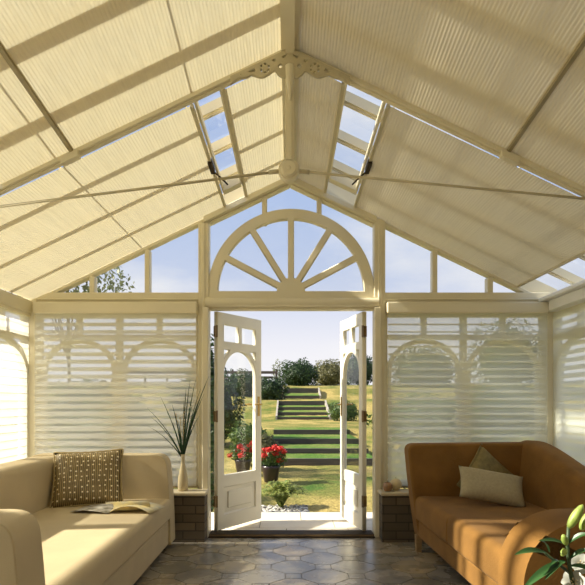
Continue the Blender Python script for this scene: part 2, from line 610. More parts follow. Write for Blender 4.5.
for a, b in ((145, 150), (90, 95), (432, 437), (487, 492.5), (262, 267), (316.8, 321.6)):
    lo = 2.25 if a < 200 or a > 400 else 2.9
    bx(bm, gx(a), gx(b), y0 + .01, y1, lo, zr((gx(a) + gx(b)) / 2) + .02)
for a, b in ((33, 200), (384, 549)):                             # rail over the side windows
    bx(bm, gx(a), gx(b), y0, y1, gz(303), gz(293))
    bx(bm, gx(a), gx(b), y0 - .015, y1, gz(301), gz(299))
    bx(bm, gx(a), gx(b), y0 + .01, y1, gz(313.5), gz(303))
# door casing
for a, b in ((204, 210), (373, 379)):
    bx(bm, gx(a), gx(b), y0 - .09, y0 - .02, 0, gz(309))
structure(obj('wall_back', bm, M['paint'], bevel=.006, seg=1))
# head over the doors: a rounded moulding
bm = bmesh.new()
bx(bm, gx(207), gx(377), y0 - .03, y1, gz(307.5), gz(298))
tube(bm, [(gx(206.5), y0 - .03, gz(303.5)), (gx(377.5), y0 - .03, gz(303.5))], .042, 16)
bx(bm, gx(209), gx(374), y0 - .0, y1, gz(310), gz(306))
structure(obj('trim_5', bm, M['paint']))
# fanlight
fc = (gx(291), gz(292.5))
RO, RI, RH, SW = .765, .685, .125, .021
loops = [[(fc[0] - RO, fc[1] - .06), (fc[0] + RO, fc[1] - .06)] + [(fc[0] + RO * math.cos(PI * k / 48), fc[1] + RO * math.sin(PI * k / 48)) for k in range(49)]]
angs = [0, 28, 58, 90, 122, 152, 180]
for a0, a1 in zip(angs, angs[1:]):
    def ang(a, r, sgn):
        base = math.radians(a)
        return base + sgn * (math.asin(SW / r) if 0 < a < 180 else 0.0)
    n = 10
    inner = [ang(a0, RH, 1) + (ang(a1, RH, -1) - ang(a0, RH, 1)) * k / n for k in range(n + 1)]
    outer = [ang(a0, RI, 1) + (ang(a1, RI, -1) - ang(a0, RI, 1)) * k / n for k in range(n + 1)]
    loops.append([(fc[0] + RH * math.cos(t), fc[1] + RH * math.sin(t)) for t in inner] + [(fc[0] + RI * math.cos(t), fc[1] + RI * math.sin(t)) for t in outer[::-1]])
structure(obj('window_3', plate(loops, .07, Matrix.Translation((0, GY + .0, 0)), .008), M['paint']))
quadpane('pane', [(-2.3, GY + .05, 2.2), (2.3, GY + .05, 2.2), (0, GY + .05, 3.31)], M['glass'], bpy.data.objects['window_3'])

# ------------------------------------------------------------------ glazed sides: arched window units
wn = [10]


def window_unit(wd, mtx):
    z0, z1 = .44, 2.07
    h = wd / 2
    lp = [rect(0, wd, z0, z1), rect(.025, h - .02, 1.865, 2.04), rect(h + .02, wd - .025, 1.865, 2.04),
          arch(.06, wd - .06, .50, 1.52, 20, .275)]
    for sg in (-1, 1):
        a_, b_, zt = h - .030, .30, 1.832
        lp.append([(h + sg * (h - .025), 1.60), (h + sg * (h - .025), zt), (h + sg * .06, zt)] + [(h + sg * a_ * math.cos(math.radians(t)), 1.525 + b_ * math.sin(math.radians(t)) ) for t in (76, 66, 56, 46, 36, 26, 18)])
    fr = structure(obj('window_%d' % wn[0], plate(lp, .05, mtx, .006), M['paint']))
    wn[0] += 1
    me = bpy.data.meshes.new('pane')
    me.from_pydata([mtx @ Vector(p) for p in ((0.02, 0, z0), (wd - .02, 0, z0), (wd - .02, 0, z1 - .02), (0.02, 0, z1 - .02))], [], [(0, 1, 2, 3)])
    obj('pane', me, M['glass'], fr)


for xs in (gx(38.5), gx(384.5)):
    W2 = (gx(199) - gx(38.5)) / 2 if xs < 0 else (gx(543.5) - gx(384.5)) / 2
    for k in range(2):
        window_unit(W2, Matrix.Translation((xs + k * W2, GY + .03, 0)))
for sx, X in ((-1, -2.47), (1, 2.49)):
    edge = 5.2
    for wd_ in (.825, .825, 1.25, 1.0, .95):
        edge -= wd_
        window_unit(wd_, Matrix.Translation((X, edge, 0)) @ Matrix.Rotation(PI / 2, 4, 'Z'))
# eaves beams
bm = bmesh.new(); bx(bm, -2.55, -2.385, -1.6, 5.19, 2.06, 2.175)
structure(obj('trim_6', bm, M['paint'], bevel=.008, seg=2))
bm = bmesh.new(); bx(bm, 2.36, 2.55, -1.6, 5.19, 2.075, 2.165); bx(bm, 2.30, 2.40, -1.6, 5.19, 2.165, 2.20)
M['gutter'] = pbr('white_gutter_sunlit', (.92, .91, .86), .4, .03)  # white gutter lightened further to stand in for the sun falling on it
structure(obj('trim_7', bm, M['gutter'], bevel=.008, seg=2))

# ------------------------------------------------------------------ roof: ridge beam, glazing bars, glass
TY = 3.32                                     # plane of the roof truss


def rise(y):
    return max(0.0, .12 * (TY - .05 - y))


bm = bmesh.new()
for ya, yb in ((TY, GY), (-1.6, TY)):
    for hw, a, b in ((.052, -.02, .13), (.026, -.045, .0)):
        hexa(bm, [(-hw, ya, 3.31 + a + rise(ya)), (hw, ya, 3.31 + a + rise(ya)), (hw, yb, 3.31 + a + rise(yb)), (-hw, yb, 3.31 + a + rise(yb)),
                  (-hw, ya, 3.31 + b + rise(ya)), (hw, ya, 3.31 + b + rise(ya)), (hw, yb, 3.31 + b + rise(yb)), (-hw, yb, 3.31 + b + rise(yb))])
BARS = (-1.2, -.7, -.2, .27, .73, 1.19, 1.65, 2.10, 2.55, 3.0, TY, 3.75, 4.28, 4.80)
for sx in (-1, 1):
    for yb_ in BARS:
        r_ = rise(yb_)
        hw = .045 if yb_ < 3.1 else .03
        rafter_piece(bm, sx, .05, 2.55, yb_ - hw, yb_ + hw, lambda x: zb(x) + .085 + r_, lambda x: zb(x) + .155 + r_)
        rafter_piece(bm, sx, .05, 2.55, yb_ - .012, yb_ + .012, lambda x: zb(x) + .07 + r_, lambda x: zb(x) + .09 + r_)
    for xp in (.66, 1.46):
        for ya, yb in ((3.30, GY), (-1.6, 3.30)):
            hexa(bm, [(sx * (xp - .004), ya, zb(xp) + .09 + rise(ya)), (sx * (xp + .004), ya, zb(xp) + .09 + rise(ya)), (sx * (xp + .004), yb, zb(xp) + .09 + rise(yb)), (sx * (xp - .004), yb, zb(xp) + .09 + rise(yb)),
                      (sx * (xp - .004), ya, zb(xp) + .098 + rise(ya)), (sx * (xp + .004), ya, zb(xp) + .098 + rise(ya)), (sx * (xp + .004), yb, zb(xp) + .098 + rise(yb)), (sx * (xp - .004), yb, zb(xp) + .098 + rise(yb))])
structure(obj('ceiling', bm, M['paint']))
for k, (sx, ya, yb) in enumerate(((-1, 3.3, 5.3), (1, 3.3, 5.3), (-1, -1.6, 3.3), (1, -1.6, 3.3))):
    structure(quadpane('window_%d' % (40 + k), [(sx * .06, ya, zb(.06) + .165 + rise(ya)), (sx * 2.56, ya, zb(2.56) + .165 + rise(ya)), (sx * 2.56, yb, zb(2.56) + .165 + rise(yb)), (sx * .06, yb, zb(.06) + .165 + rise(yb))], M['glass']))
# openable roof lights: side rails and winder
for k, (sx, xa, xb) in enumerate(((-1, .42, .575), (1, .34, .575))):
    bm = bmesh.new()
    for xe in (xa, xb):
        hexa(bm, [(sx * (xe - .008), 3.38, zb(xe) - .004), (sx * (xe + .008), 3.38, zb(xe) - .004), (sx * (xe + .008), 4.85, zb(xe) - .004), (sx * (xe - .008), 4.85, zb(xe) - .004),
                  (sx * (xe - .008), 3.38, zb(xe) + .035), (sx * (xe + .008), 3.38, zb(xe) + .035), (sx * (xe + .008), 4.85, zb(xe) + .035), (sx * (xe - .008), 4.85, zb(xe) + .035)])
    rafter_piece(bm, sx, xa, xb, 4.78, 4.87, lambda x: zb(x) - .02, lambda x: zb(x) + .06)
    wf = structure(obj('window_%d' % (50 + k), bm, M['paint']))
    bm = bmesh.new()
    tube(bm, [(sx * .60, 4.35, zb(.6) - .012), (sx * .555, 4.5, zb(.55) - .03), (sx * .52, 4.66, zb(.52) - .035)], .007, 6)
    bx(bm, sx * .6 - .015, sx * .6 + .015, 4.18, 4.37, zb(.6) - .03, zb(.6) + .01)
    obj('winder', bm, M['dark'], wf)

# ------------------------------------------------------------------ pleated roof blinds


def roof_blind(label, sx, xa, xb, ya, yb, rails):
    t = thing('roof_blind', label, 'blind', (sx * (xa + xb) / 2, (ya + yb) / 2, zb((xa + xb) / 2) + rise((ya + yb) / 2)), group='pleated blinds under the glass roof')
    bm = bmesh.new()
    n = max(4, int((xb - xa) / .0085))
    if n % 2: n += 1
    ny = 1
    rows = []
    for i in range(n + 1):
        x = xa + (xb - xa) * i / n
        dz = (.0013 if i % 2 else -.0013)
        rows.append([bm.verts.new((sx * x, y, zb(x) + dz + rise(y))) for y in (ya, yb)])
    for i in range(n):
        bm.faces.new((rows[i][0], rows[i + 1][0], rows[i + 1][1], rows[i][1]))
    obj('fabric', bm, M['roof_fabric'], t)
    for xe in rails:
        bm = bmesh.new()
        hexa(bm, [(sx * (xe - .011), ya, zb(xe) - .012 + rise(ya)), (sx * (xe + .011), ya, zb(xe) - .012 + rise(ya)), (sx * (xe + .011), yb, zb(xe) - .012 + rise(yb)), (sx * (xe - .011), yb, zb(xe) - .012 + rise(yb)),
                  (sx * (xe - .011), ya, zb(xe) + .01 + rise(ya)), (sx * (xe + .011), ya, zb(xe) + .01 + rise(ya)), (sx * (xe + .011), yb, zb(xe) + .01 + rise(yb)), (sx * (xe - .011), yb, zb(xe) + .01 + rise(yb))])
        obj('rail', bm, M['rail'] if 1 < xe < 2 else M['bracket'], t)


FA = (3.412, GY - .02)
roof_blind('wide sunlit cream blind on the left slope from skylight down to eaves, gable side', -1, .60, 2.40, *FA, (.60,))
roof_blind('narrow sunlit cream blind between ridge beam and left skylight strip', -1, .05, .405, *FA, (.405,))
roof_blind('wide shaded cream blind on the right slope ending above the corner roof light', 1, .60, 2.12, *FA, (.60, 2.12))
roof_blind('narrow shaded cream blind between ridge beam and right skylight strip', 1, .05, .325, *FA, (.325,))
FR = (-1.55, TY - .03)
roof_blind('upper cream blind left of ridge on the near side of the truss, sunlit', -1, .05, 1.29, *FR, (1.285,))
roof_blind('lower sunlit cream blind at the top left corner, near side of truss', -1, 1.27, 1.70, *FR, ())
roof_blind('upper cream blind right of ridge on the near side of the truss, shaded', 1, .05, 1.29, *FR, (1.285,))
roof_blind('lower shaded cream blind at the top right corner, near side of truss', 1, 1.27, 2.40, *FR, ())
for k in range(8):
    pass

# ------------------------------------------------------------------ roof truss with bracket, king post and tie rods
tr = thing('roof_truss', 'cream roof truss with pierced bracket, round boss and thin tie rods', 'roof truss', (0, TY, 2.61))
for sx in (-1, 1):
    bm = bmesh.new()
    rafter_piece(bm, sx, 0, 2.42, TY - .03, TY + .035, lambda x: zb(x) - .028, lambda x: zb(x) + .02)
    rafter_piece(bm, sx, 0, 2.42, TY - .012, TY + .018, lambda x: zb(x) - .040, lambda x: zb(x) - .02)
    ra = obj('rafter', bm, M['paint'], tr, bevel=.004, seg=1)
    bm = bmesh.new()
    rafter_piece(bm, sx, 1.24, 1.34, TY - .05, TY + .0, lambda x: zb(x) - .06, lambda x: zb(x) - .02)
    obj('clip', bm, M['paint'], ra)
BY = TY - .045
# pierced bracket outline (local 2D: u from centre, v = z)
AP = zb(0) - .03
top = [(-.345, AP - .48 * .345 + .0), (0, AP + .0), (.345, AP - .48 * .345 + .0)]
half = [(.345, AP - .205), (.33, AP - .192), (.30, AP - .170), (.275, AP - .172), (.25, AP - .166), (.225, AP - .152), (.20, AP - .160), (.175, AP - .168), (.150, AP - .165),
        (.125, AP - .150), (.100, AP - .132), (.085, AP - .130), (.07, AP - .15), (.045, AP - .168)]
low = half + [(-u, v) for u, v in half[::-1]]
loops = [top + low]


def circ(cx, cz, r, n=10):
    return [(cx + r * math.cos(2 * PI * k / n), cz + r * math.sin(2 * PI * k / n)) for k in range(n)]


for sx in (-1, 1):
    c = (sx * .145, AP - .118)
    for k in range(6):
        a0 = 2 * PI * k / 6
        seg_ = [(c[0] + r * math.cos(a), c[1] + r * math.sin(a)) for r, rng in ((.033, (0, 1, 2, 3)), (.016, (3, 2, 1, 0))) for a in [a0 + .08 + q * .27 for q in rng]]
        loops.append(seg_)
    loops.append([(sx * .205, AP - .113), (sx * .262, AP - .140), (sx * .215, AP - .147), (sx * .195, AP - .135)])
    loops.append([(sx * .085, AP - .058), (sx * .115, AP - .068), (sx * .092, AP - .088), (sx * .078, AP - .078)])
    loops.append([(sx * .014, AP - .028), (sx * .052, AP - .048), (sx * .040, AP - .064), (sx * .018, AP - .05)])
    loops.append(circ(sx * .055, AP - .105, .016, 8))
    loops.append(circ(sx * .018, AP - .10, .012, 8))
    loops.append(circ(sx * .290, AP - .157, .007, 6))
obj('bracket', plate(loops, .022, Matrix.Translation((0, BY, 0)), .004), M['bracket'], tr)
bm = bmesh.new()
bx(bm, -.026, .026, TY - .03, TY + .022, 2.66, zb(0) - .03)
bx(bm, -.012, .012, TY - .04, TY + .03, 2.66, zb(0) - .17)
tube(bm, [(0, BY, AP - .10), (0, BY, AP - .16), (0, BY, AP - .24), (0, BY, AP - .30)], [.03, .028, .016, .006], 12)
obj('king_post', bm, M['paint'], tr, bevel=.004, seg=1)
bm = bmesh.new()
bc = Vector((-.006, TY, CZ + 231 * TY / F))
for r, d0, d1 in ((.062, -.03, .03), (.052, -.042, -.03), (.044, -.05, -.042), (.012, -.056, -.05)):
    bmesh.ops.create_cone(bm, cap_ends=True, segments=32, radius1=r, radius2=r * (.9 if d0 < -.03 else 1), depth=d1 - d0, matrix=Matrix.Translation((bc.x, TY + (d0 + d1) / 2, bc.z)) @ Matrix.Rotation(PI / 2 if d0 >= -.03 else PI / 2, 4, 'X'))
obj('boss', bm, M['paint'], tr, bevel=.004, seg=2)
for e in ((-1.95, zb(1.95) - .03), (1.88, zb(1.88) + .0)):
    bm = bmesh.new()
    tube(bm, [(bc.x + (.04 if e[0] > 0 else -.04), TY, bc.z), (e[0], TY, e[1])], .0085, 8)
    tube(bm, [(bc.x + (.05 if e[0] > 0 else -.05), TY, bc.z - .001), (bc.x + (.12 if e[0] > 0 else -.12), TY, bc.z - .008)], .014, 8)
    obj('tie_rod', bm, M['bracket'], tr, smooth=True)

# ------------------------------------------------------------------ window shades (sheer with soft vanes)


def shade(label, w_, zlo, zhi, loc, rotz, tilt, sheer='sheer', head=True, dep=.058, pitch=.0685):
    """local frame: x along the shade, +y towards the glass"""
    t = thing('window_shade', label, 'window shade', loc, (0, 0, rotz), 'sheer window shades with horizontal vanes')
    if head:
        bm = bmesh.new()
        bx(bm, 0, w_, -.03, .06, zhi - .02, zhi + .085)
        obj('head_rail', bm, M['paint'], t, local=True, bevel=.012, seg=2)
    bm = bmesh.new()
    z = zlo + .05
    c_, s_ = math.cos(tilt), math.sin(tilt)
    while z < zhi - .03:
        n = 4
        prev = None
        for k in range(n + 1):
            u = (k / n - .5) * dep
            bow = .004 * (1 - (2 * k / n - 1) ** 2)
            y, zz = .02 + u * c_ - bow * s_, z + u * s_ + bow * c_
            cur = (bm.verts.new((.012, y, zz)), bm.verts.new((w_ - .012, y, zz)))
            if prev:
                bm.faces.new((prev[0], prev[1], cur[1], cur[0]))
            prev = cur
        z += pitch
    obj('vanes', bm, M['vane'], t, local=True, fix=False, smooth=True)
    for yy in (-.012,):
        bm = bmesh.new()
        bm.faces.new([bm.verts.new(p) for p in ((.008, yy, zlo), (w_ - .008, yy, zlo), (w_ - .008, yy, zhi), (.008, yy, zhi))])
        obj('sheer', bm, M[sheer], t, local=True)
    bm = bmesh.new(); bx(bm, .006, w_ - .006, -.012, .05, zlo - .012, zlo + .008)
    obj('bottom_rail', bm, M['rail'], t, local=True)
    return t


shade('pale shade with open vanes left of the french doors, behind the cream sofa', gx(199) - gx(39), .465, 2.07, (gx(39), 5.135, 0), 0, math.radians(40), dep=.062)
shade('greenish hazy shade right of the french doors, behind the brown sofa', gx(543) - gx(385), .465, 2.07, (gx(385), 5.135, 0), 0, math.radians(22), 'sheer_dense')
# left wall: local +y must point to -x  -> rotate by +90 deg
shade('bright sunlit shade on the left side wall in the corner', 1.64, .465, 2.05, (-2.425, 3.56, 0), PI / 2, math.radians(35))
shade('unseen half raised shade added on the left side wall to shape the sofa sun patch', 1.24, 1.45, 2.05, (-2.425, 2.3, 0), PI / 2, math.radians(35))  # added out of view; its raised hem sets the sun patch on the seat
shade('unseen lowered shade added on the left side wall to hold back the sun', 1.80, .465, 2.05, (-2.425, .38, 0), PI / 2, math.radians(55))  # added out of view to control the sunlight near the camera
shade('shaded sheer shade on the right side wall in the corner', 2.4, .465, 2.06, (2.445, 5.20, 0), -PI / 2, math.radians(50), 'sheer_dense', head=False)

# ------------------------------------------------------------------ french doors


def door_leaf(name, hinge, ang_, L, z0, z1, flip, mtrl):
    t = bpy.data.objects.new(name, None); COL.objects.link(t)
    t.location = (hinge[0], hinge[1], z0); t.rotation_euler = (0, 0, ang_)
    structure(t)
    H = z1 - z0
    sw = .085
    lp = [rect(0, L, 0, H),
          rect(sw, L / 2 - .018, H - .27, H - .10), rect(L / 2 + .018, L - sw, H - .27, H - .10),
          arch(sw, L - sw, .50, 1.47, 22, .235),
          rect(sw + .0, L - sw, .13, .40)]
    # spandrel triangles beside the arch head
    zt, zs, r_ = 1.705, 1.47, L / 2 - sw
    for sgn in (-1, 1):
        pts = [(L / 2 + sgn * r_, zt + .01), (L / 2 + sgn * r_, zs + .13)]
        for k in range(5):
            a = math.radians(38 + 20 * k / 4)
            pts.append((L / 2 + sgn * (r_ + .03) * math.cos(a), zs + .265 * math.sin(a)))
        pts[-1] = (L / 2 + sgn * r_ * .55, zt + .01)
        lp.append(pts)
    obj('frame', plate(lp, .045, None, .006), mtrl, t, local=True)
    bm = bmesh.new()
    bm.faces.new([bm.verts.new(p) for p in ((.05, 0, .46), (L - .05, 0, .46), (L - .05, 0, H - .06), (.05, 0, H - .06))])
    obj('glass', bm, M['glass'], t, local=True)
    bm = bmesh.new()
    bx(bm, sw - .01, L - sw + .01, -.008, .008, .12, .41)
    for s_ in (-1, 1):
        bx(bm, sw + .07, L - sw - .07, min(s_ * .02, 0), max(s_ * .02, 0), .185, .345)
        for a in (rect(sw, L - sw, .13, .145), rect(sw, L - sw, .385, .40), rect(sw, sw + .015, .13, .40), rect(L - sw - .015, L - sw, .13, .40)):
            us = [p[0] for p in a]; vs = [p[1] for p in a]
            bx(bm, min(us), max(us), min(s_ * .015, 0), max(s_ * .015, 0), min(vs), max(vs))
    obj('panel', bm, mtrl, t, local=True, bevel=.01, seg=2)
    for s_ in (-1, 1):
        bm = bmesh.new()
        bx(bm, L - .06, L - .03, min(s_ * .022, s_ * .028), max(s_ * .022, s_ * .028), 1.06, 1.26)
        tube(bm, [(L - .045, s_ * .025, 1.18), (L - .045, s_ * .06, 1.18)], .009, 8)
        tube(bm, [(L - .045, s_ * .06, 1.18), (L - .10, s_ * .062, 1.185), (L - .155, s_ * .06, 1.178)], [.010, .009, .007], 8)
        obj('handle', bm, M['brass'], t, local=True, smooth=False)
    for za, zb_, mm in ((H - .24, H - .03, 'bronze'), (.03, .25, 'brass')):
        bm = bmesh.new()
        bx(bm, L - .002, L + .008, -.013, .013, za, zb_)
        tube(bm, [(L + .008, 0, za + .01), (L + .02, 0, za + .01)], .006, 6)
        obj('bolt', bm, M[mm], t, local=True)
    for zc in (.27, 1.07, 1.87):
        bm = bmesh.new()
        tube(bm, [(-.012, flip * .02, zc - .055), (-.012, flip * .02, zc + .055)], .009, 8)
        bx(bm, -.012, .003, -.022, .022, zc - .05, zc + .05)
        bx(bm, -.045, -.010, flip * .02 - .004, flip * .02 + .004, zc - .05, zc + .05)
        obj('hinge', bm, M['bronze'], t, local=True)
    return t


door_leaf('door_1', (gx(215.5), GY + .045), math.radians(56.0), .675, .035, 2.085, -1, M['white_paint'])
door_leaf('door_2', (gx(364.8), GY + .045), math.radians(102), .69, .035, 2.085, 1, M['white_paint'])
# threshold
bm = bmesh.new()
bx(bm, gx(210), gx(373), 5.10, 5.16, -.01, .012)
bx(bm, gx(210), gx(373), 5.16, GY + .10, -.01, .022)
structure(obj('trim_8', bm, M['dark'], bevel=.004, seg=1))
bm = bmesh.new()
tube(bm, [(gx(211), 5.13, .016), (gx(372), 5.13, .016)], .008, 8)
structure(obj('trim_9', bm, M['bronze']))

# ------------------------------------------------------------------ cream sofa on the left


def rprofile(pts, rads, n=6):
    """round the corners of a 2D outline"""
    out = []
    N = len(pts)
    for i in range(N):
        p = Vector(pts[i]); a = Vector(pts[i - 1]); b = Vector(pts[(i + 1) % N]); r = rads[i]
        if r <= 0:
            out.append(tuple(p)); continue
        da, db = (a - p).normalized(), (b - p).normalized()
        pa, pb = p + da * r, p + db * r
        for k in range(n + 1):
            t_ = k / n
            out.append(tuple((pa * (1 - t_) ** 2) + p * (2 * t_ * (1 - t_)) + pb * t_ ** 2))
    return out


S1 = thing('sofa', 'long cream upholstered sofa along the left wall', 'sofa', (-1.55, 3.45, 0))
XF = -1.0
prof = rprofile([(-2.16, .05), (XF + .01, .05), (XF, .45), (XF - .035, .80), (-2.16, .80)], [.01, .02, .2, .10, .05])
for ya, yb in ((2.08, 2.31), (4.66, 4.84)):
    bm = bmesh.new(); prism(bm, prof, 'y', ya, yb)
    obj('armrest', bm, M['cream_fabric'], S1, bevel=.028, seg=4)
bm = bmesh.new()
prism(bm, rprofile([(-2.17, .06), (-1.86, .06), (-1.90, .79), (-2.17, .79)], [.01, .01, .07, .07]), 'y', 2.25, 4.80)
obj('backrest', bm, M['cream_fabric'], S1, bevel=.01, seg=2)
bm = bmesh.new(); bx(bm, -2.12, XF - .012, 2.25, 4.70, .05, .255)
obj('base', bm, M['cream_fabric'], S1, bevel=.015)
bm = bmesh.new()


def seat_fn(u, v):
    return None


prism(bm, rprofile([(-1.92, .262), (XF + .012, .262), (XF + .012, .436), (-1.92, .425)], [.01, .035, .05, .02]), 'y', 2.305, 4.665)
obj('seat', bm, M['cream_fabric'], S1, bevel=.012, seg=3)
for fx in (-1.08, -2.08):
    for fy in (2.2, 4.72):
        bm = bmesh.new(); bx(bm, fx - .03, fx + .03, fy - .03, fy + .03, 0, .055)
        obj('foot', bm, M['dark'], S1)


def pillow(bm, w_, h_, t_, n=18, pinch=.06):
    for side in (1, -1):
        grid(bm, n, n, lambda a, b: _pf(a, b, w_, h_, t_, side, pinch))
    bmesh.ops.remove_doubles(bm, verts=bm.verts, dist=1e-5)


def _pf(a, b, w_, h_, t_, side, pinch):
    u, v = 2 * a - 1, 2 * b - 1
    x = u * (1 - pinch * (1 - v * v)) * w_ / 2
    z = v * (1 - pinch * (1 - u * u)) * h_ / 2
    e = max(0, (1 - u ** 4)) ** .6 * max(0, (1 - v ** 4)) ** .6
    return (x, side * t_ / 2 * e, z + h_ / 2)


def cushion(label, w_, h_, t_, loc, rot, mat, cord=None, fringe=False, group=None):
    t = thing('cushion', label, 'cushion', loc, rot, group)
    bm = bmesh.new(); pillow(bm, w_, h_, t_)
    obj('pad', bm, mat, t, local=True, smooth=True)
    if cord:
        bm = bmesh.new()
        pts = []
        for k in range(80):
            q = k / 20
            s_, f_ = int(q), q - int(q)
            a, b = [(f_, 0), (1, f_), (1 - f_, 1), (0, 1 - f_)][s_]
            x, y, z = _pf(a, b, w_, h_, t_, 1, .06)
            j = 1.012 + (.012 * (k % 2) if fringe else 0)
            pts.append((x * j, 0, h_ / 2 + (z - h_ / 2) * j))
        pts.append(pts[0])
        tube(bm, pts, .007, 6, False)
        obj('piping', bm, cord, t, local=True, smooth=True)
    return t


cushion('square gold brown cushion dotted with pale beads on the cream sofa', .53, .47, .15, (-1.58, 4.36, .43), (math.radians(-30), math.radians(-2), math.radians(13)), M['beads'], M['cord_gold'], True)

# open magazine
mg = thing('magazine', 'open magazine with a curled page lying on the cream sofa seat', 'magazine', (-1.28, 4.17, .437), (0, 0, math.radians(-12)))
bm = bmesh.new()
grid(bm, 12, 1, lambda a, b: (-.30 + .30 * a, -.15 + .27 * b, .004 + .014 * math.sin(a * PI)))
o = obj('left_page', bm, M['cover'], mg, local=True, smooth=True)
sm = o.modifiers.new('thick', 'SOLIDIFY'); sm.thickness = .004
bm = bmesh.new()
grid(bm, 14, 1, lambda a, b: (.30 * a, -.13 + .26 * b + .03 * a, .006 + .05 * math.sin(a * PI) ** .8 * (1 - .35 * b)))
o = obj('right_page', bm, M['page'], mg, local=True, smooth=True)
sm = o.modifiers.new('thick', 'SOLIDIFY'); sm.thickness = .004
bm = bmesh.new()
pts = []
grid(bm, 16, 1, lambda a, b: (-.02 + .10 * b * 0 + .045 * math.cos(-PI / 2 + a * 4.2) * (1 - .3 * a) + .24 * b, -.10 + .10 * b + .0 * a, .045 + .036 * math.sin(-PI / 2 + a * 4.2) * (1 - .2 * a)))
o = obj('curled_page', bm, M['page'], mg, local=True, smooth=True)
sm = o.modifiers.new('thick', 'SOLIDIFY'); sm.thickness = .002

# ------------------------------------------------------------------ brown sofa on the right (local: +x to the wall, -y towards the viewer)
S2 = thing('sofa', 'tan brown suede sofa with swept back along the right wall', 'sofa', (1.03, 4.74, 0), (0, 0, math.radians(2.0)))
bm = bmesh.new()
prism(bm, rprofile([(.02, .125), (1.10, .125), (1.10, .905), (-.075, .895), (-.03, .45)], [.03, .03, .05, .075, .2]), 'y', -.17, 0)
obj('armrest', bm, M['suede'], S2, local=True, bevel=.03, seg=4)
# swept backrest: cross-sections along y
bm = bmesh.new()
secs = []
NS = 26
for i in range(NS + 1):
    f = i / NS
    y = -.02 - 1.93 * f
    g_ = max(0.0, min(1.0, (f - .06) / .60))
    zt = .925 - .22 * (g_ * g_ * (3 - 2 * g_)) ** .85
    if f < .04: zt -= .02 * (1 - f / .04)
    xi = .82 + .02 * f
    pr = rprofile([(xi, .13), (xi + .01, .42), (xi + .055, zt), (1.10, zt - .01), (1.10, .13)], [0, .05, .075, .075, 0], 5)
    secs.append([bm.verts.new((u, y, v)) for u, v in pr])
for a, b in zip(secs, secs[1:]):
    for k in range(len(a)):
        bm.faces.new((a[k], a[(k + 1) % len(a)], b[(k + 1) % len(a)], b[k]))
bm.faces.new(secs[0]); bm.faces.new(secs[-1][::-1])
bk = obj('backrest', bm, M['suede'], S2, local=True, smooth=True)
bm = bmesh.new()
pp = [(.835, -1.42, .50), (.845, -1.40, .58), (.862, -1.46, .66), (.885, -1.58, .715), (.93, -1.66, .725)]
tube(bm, pp, .006, 6)
obj('piping', bm, M['suede'], bk, local=True, smooth=True)
bm = bmesh.new()
prism(bm, rprofile([(-.02, .13), (1.05, .13), (1.05, .66), (.62, .695), (.13, .69), (-.035, .50)], [.02, .02, .05, .2, .16, .14], 8), 'y', -2.16, -1.87)
obj('armrest', bm, M['suede'], S2, local=True, bevel=.045, seg=5)
bm = bmesh.new(); bx(bm, .015, 1.0, -2.0, -.10, .13, .275)
obj('base', bm, M['suede'], S2, local=True, bevel=.02)
for ya, yb, zt in ((-.985, -.165, .475), (-1.875, -.99, .485)):
    bm = bmesh.new()
    prism(bm, rprofile([(-.015, .282), (.83, .282), (.83, zt - .015), (-.015, zt)], [.03, .02, .03, .06], 6), 'y', ya, yb)
    obj('seat', bm, M['suede'], S2, local=True, bevel=.03, seg=4)
for fx in (.03, 1.02):
    for fy in (-.10, -2.02):
        bm = bmesh.new()
        hexa(bm, [(fx - .02, fy - .025, 0), (fx + .02, fy - .025, 0), (fx + .02, fy + .02, 0), (fx - .02, fy + .02, 0), (fx - .025, fy - .03, .14), (fx + .025, fy - .03, .14), (fx + .025, fy + .03, .14), (fx - .025, fy + .03, .14)])
        obj('leg', bm, M['wood'], S2, local=True)
cushion('olive gold cushion standing on its corner at the back of the brown sofa', .43, .43, .12, (1.485, 4.44, .445), (math.radians(-20), math.radians(41), math.radians(6)), M['olive'], M['olive'], group='cushions on the brown sofa')
cushion('plain beige oblong cushion in front of the olive one on the brown sofa', .50, .275, .13, (1.50, 4.14, .495), (math.radians(-38), math.radians(10), math.radians(-2)), M['beige'], group='cushions on the brown sofa')

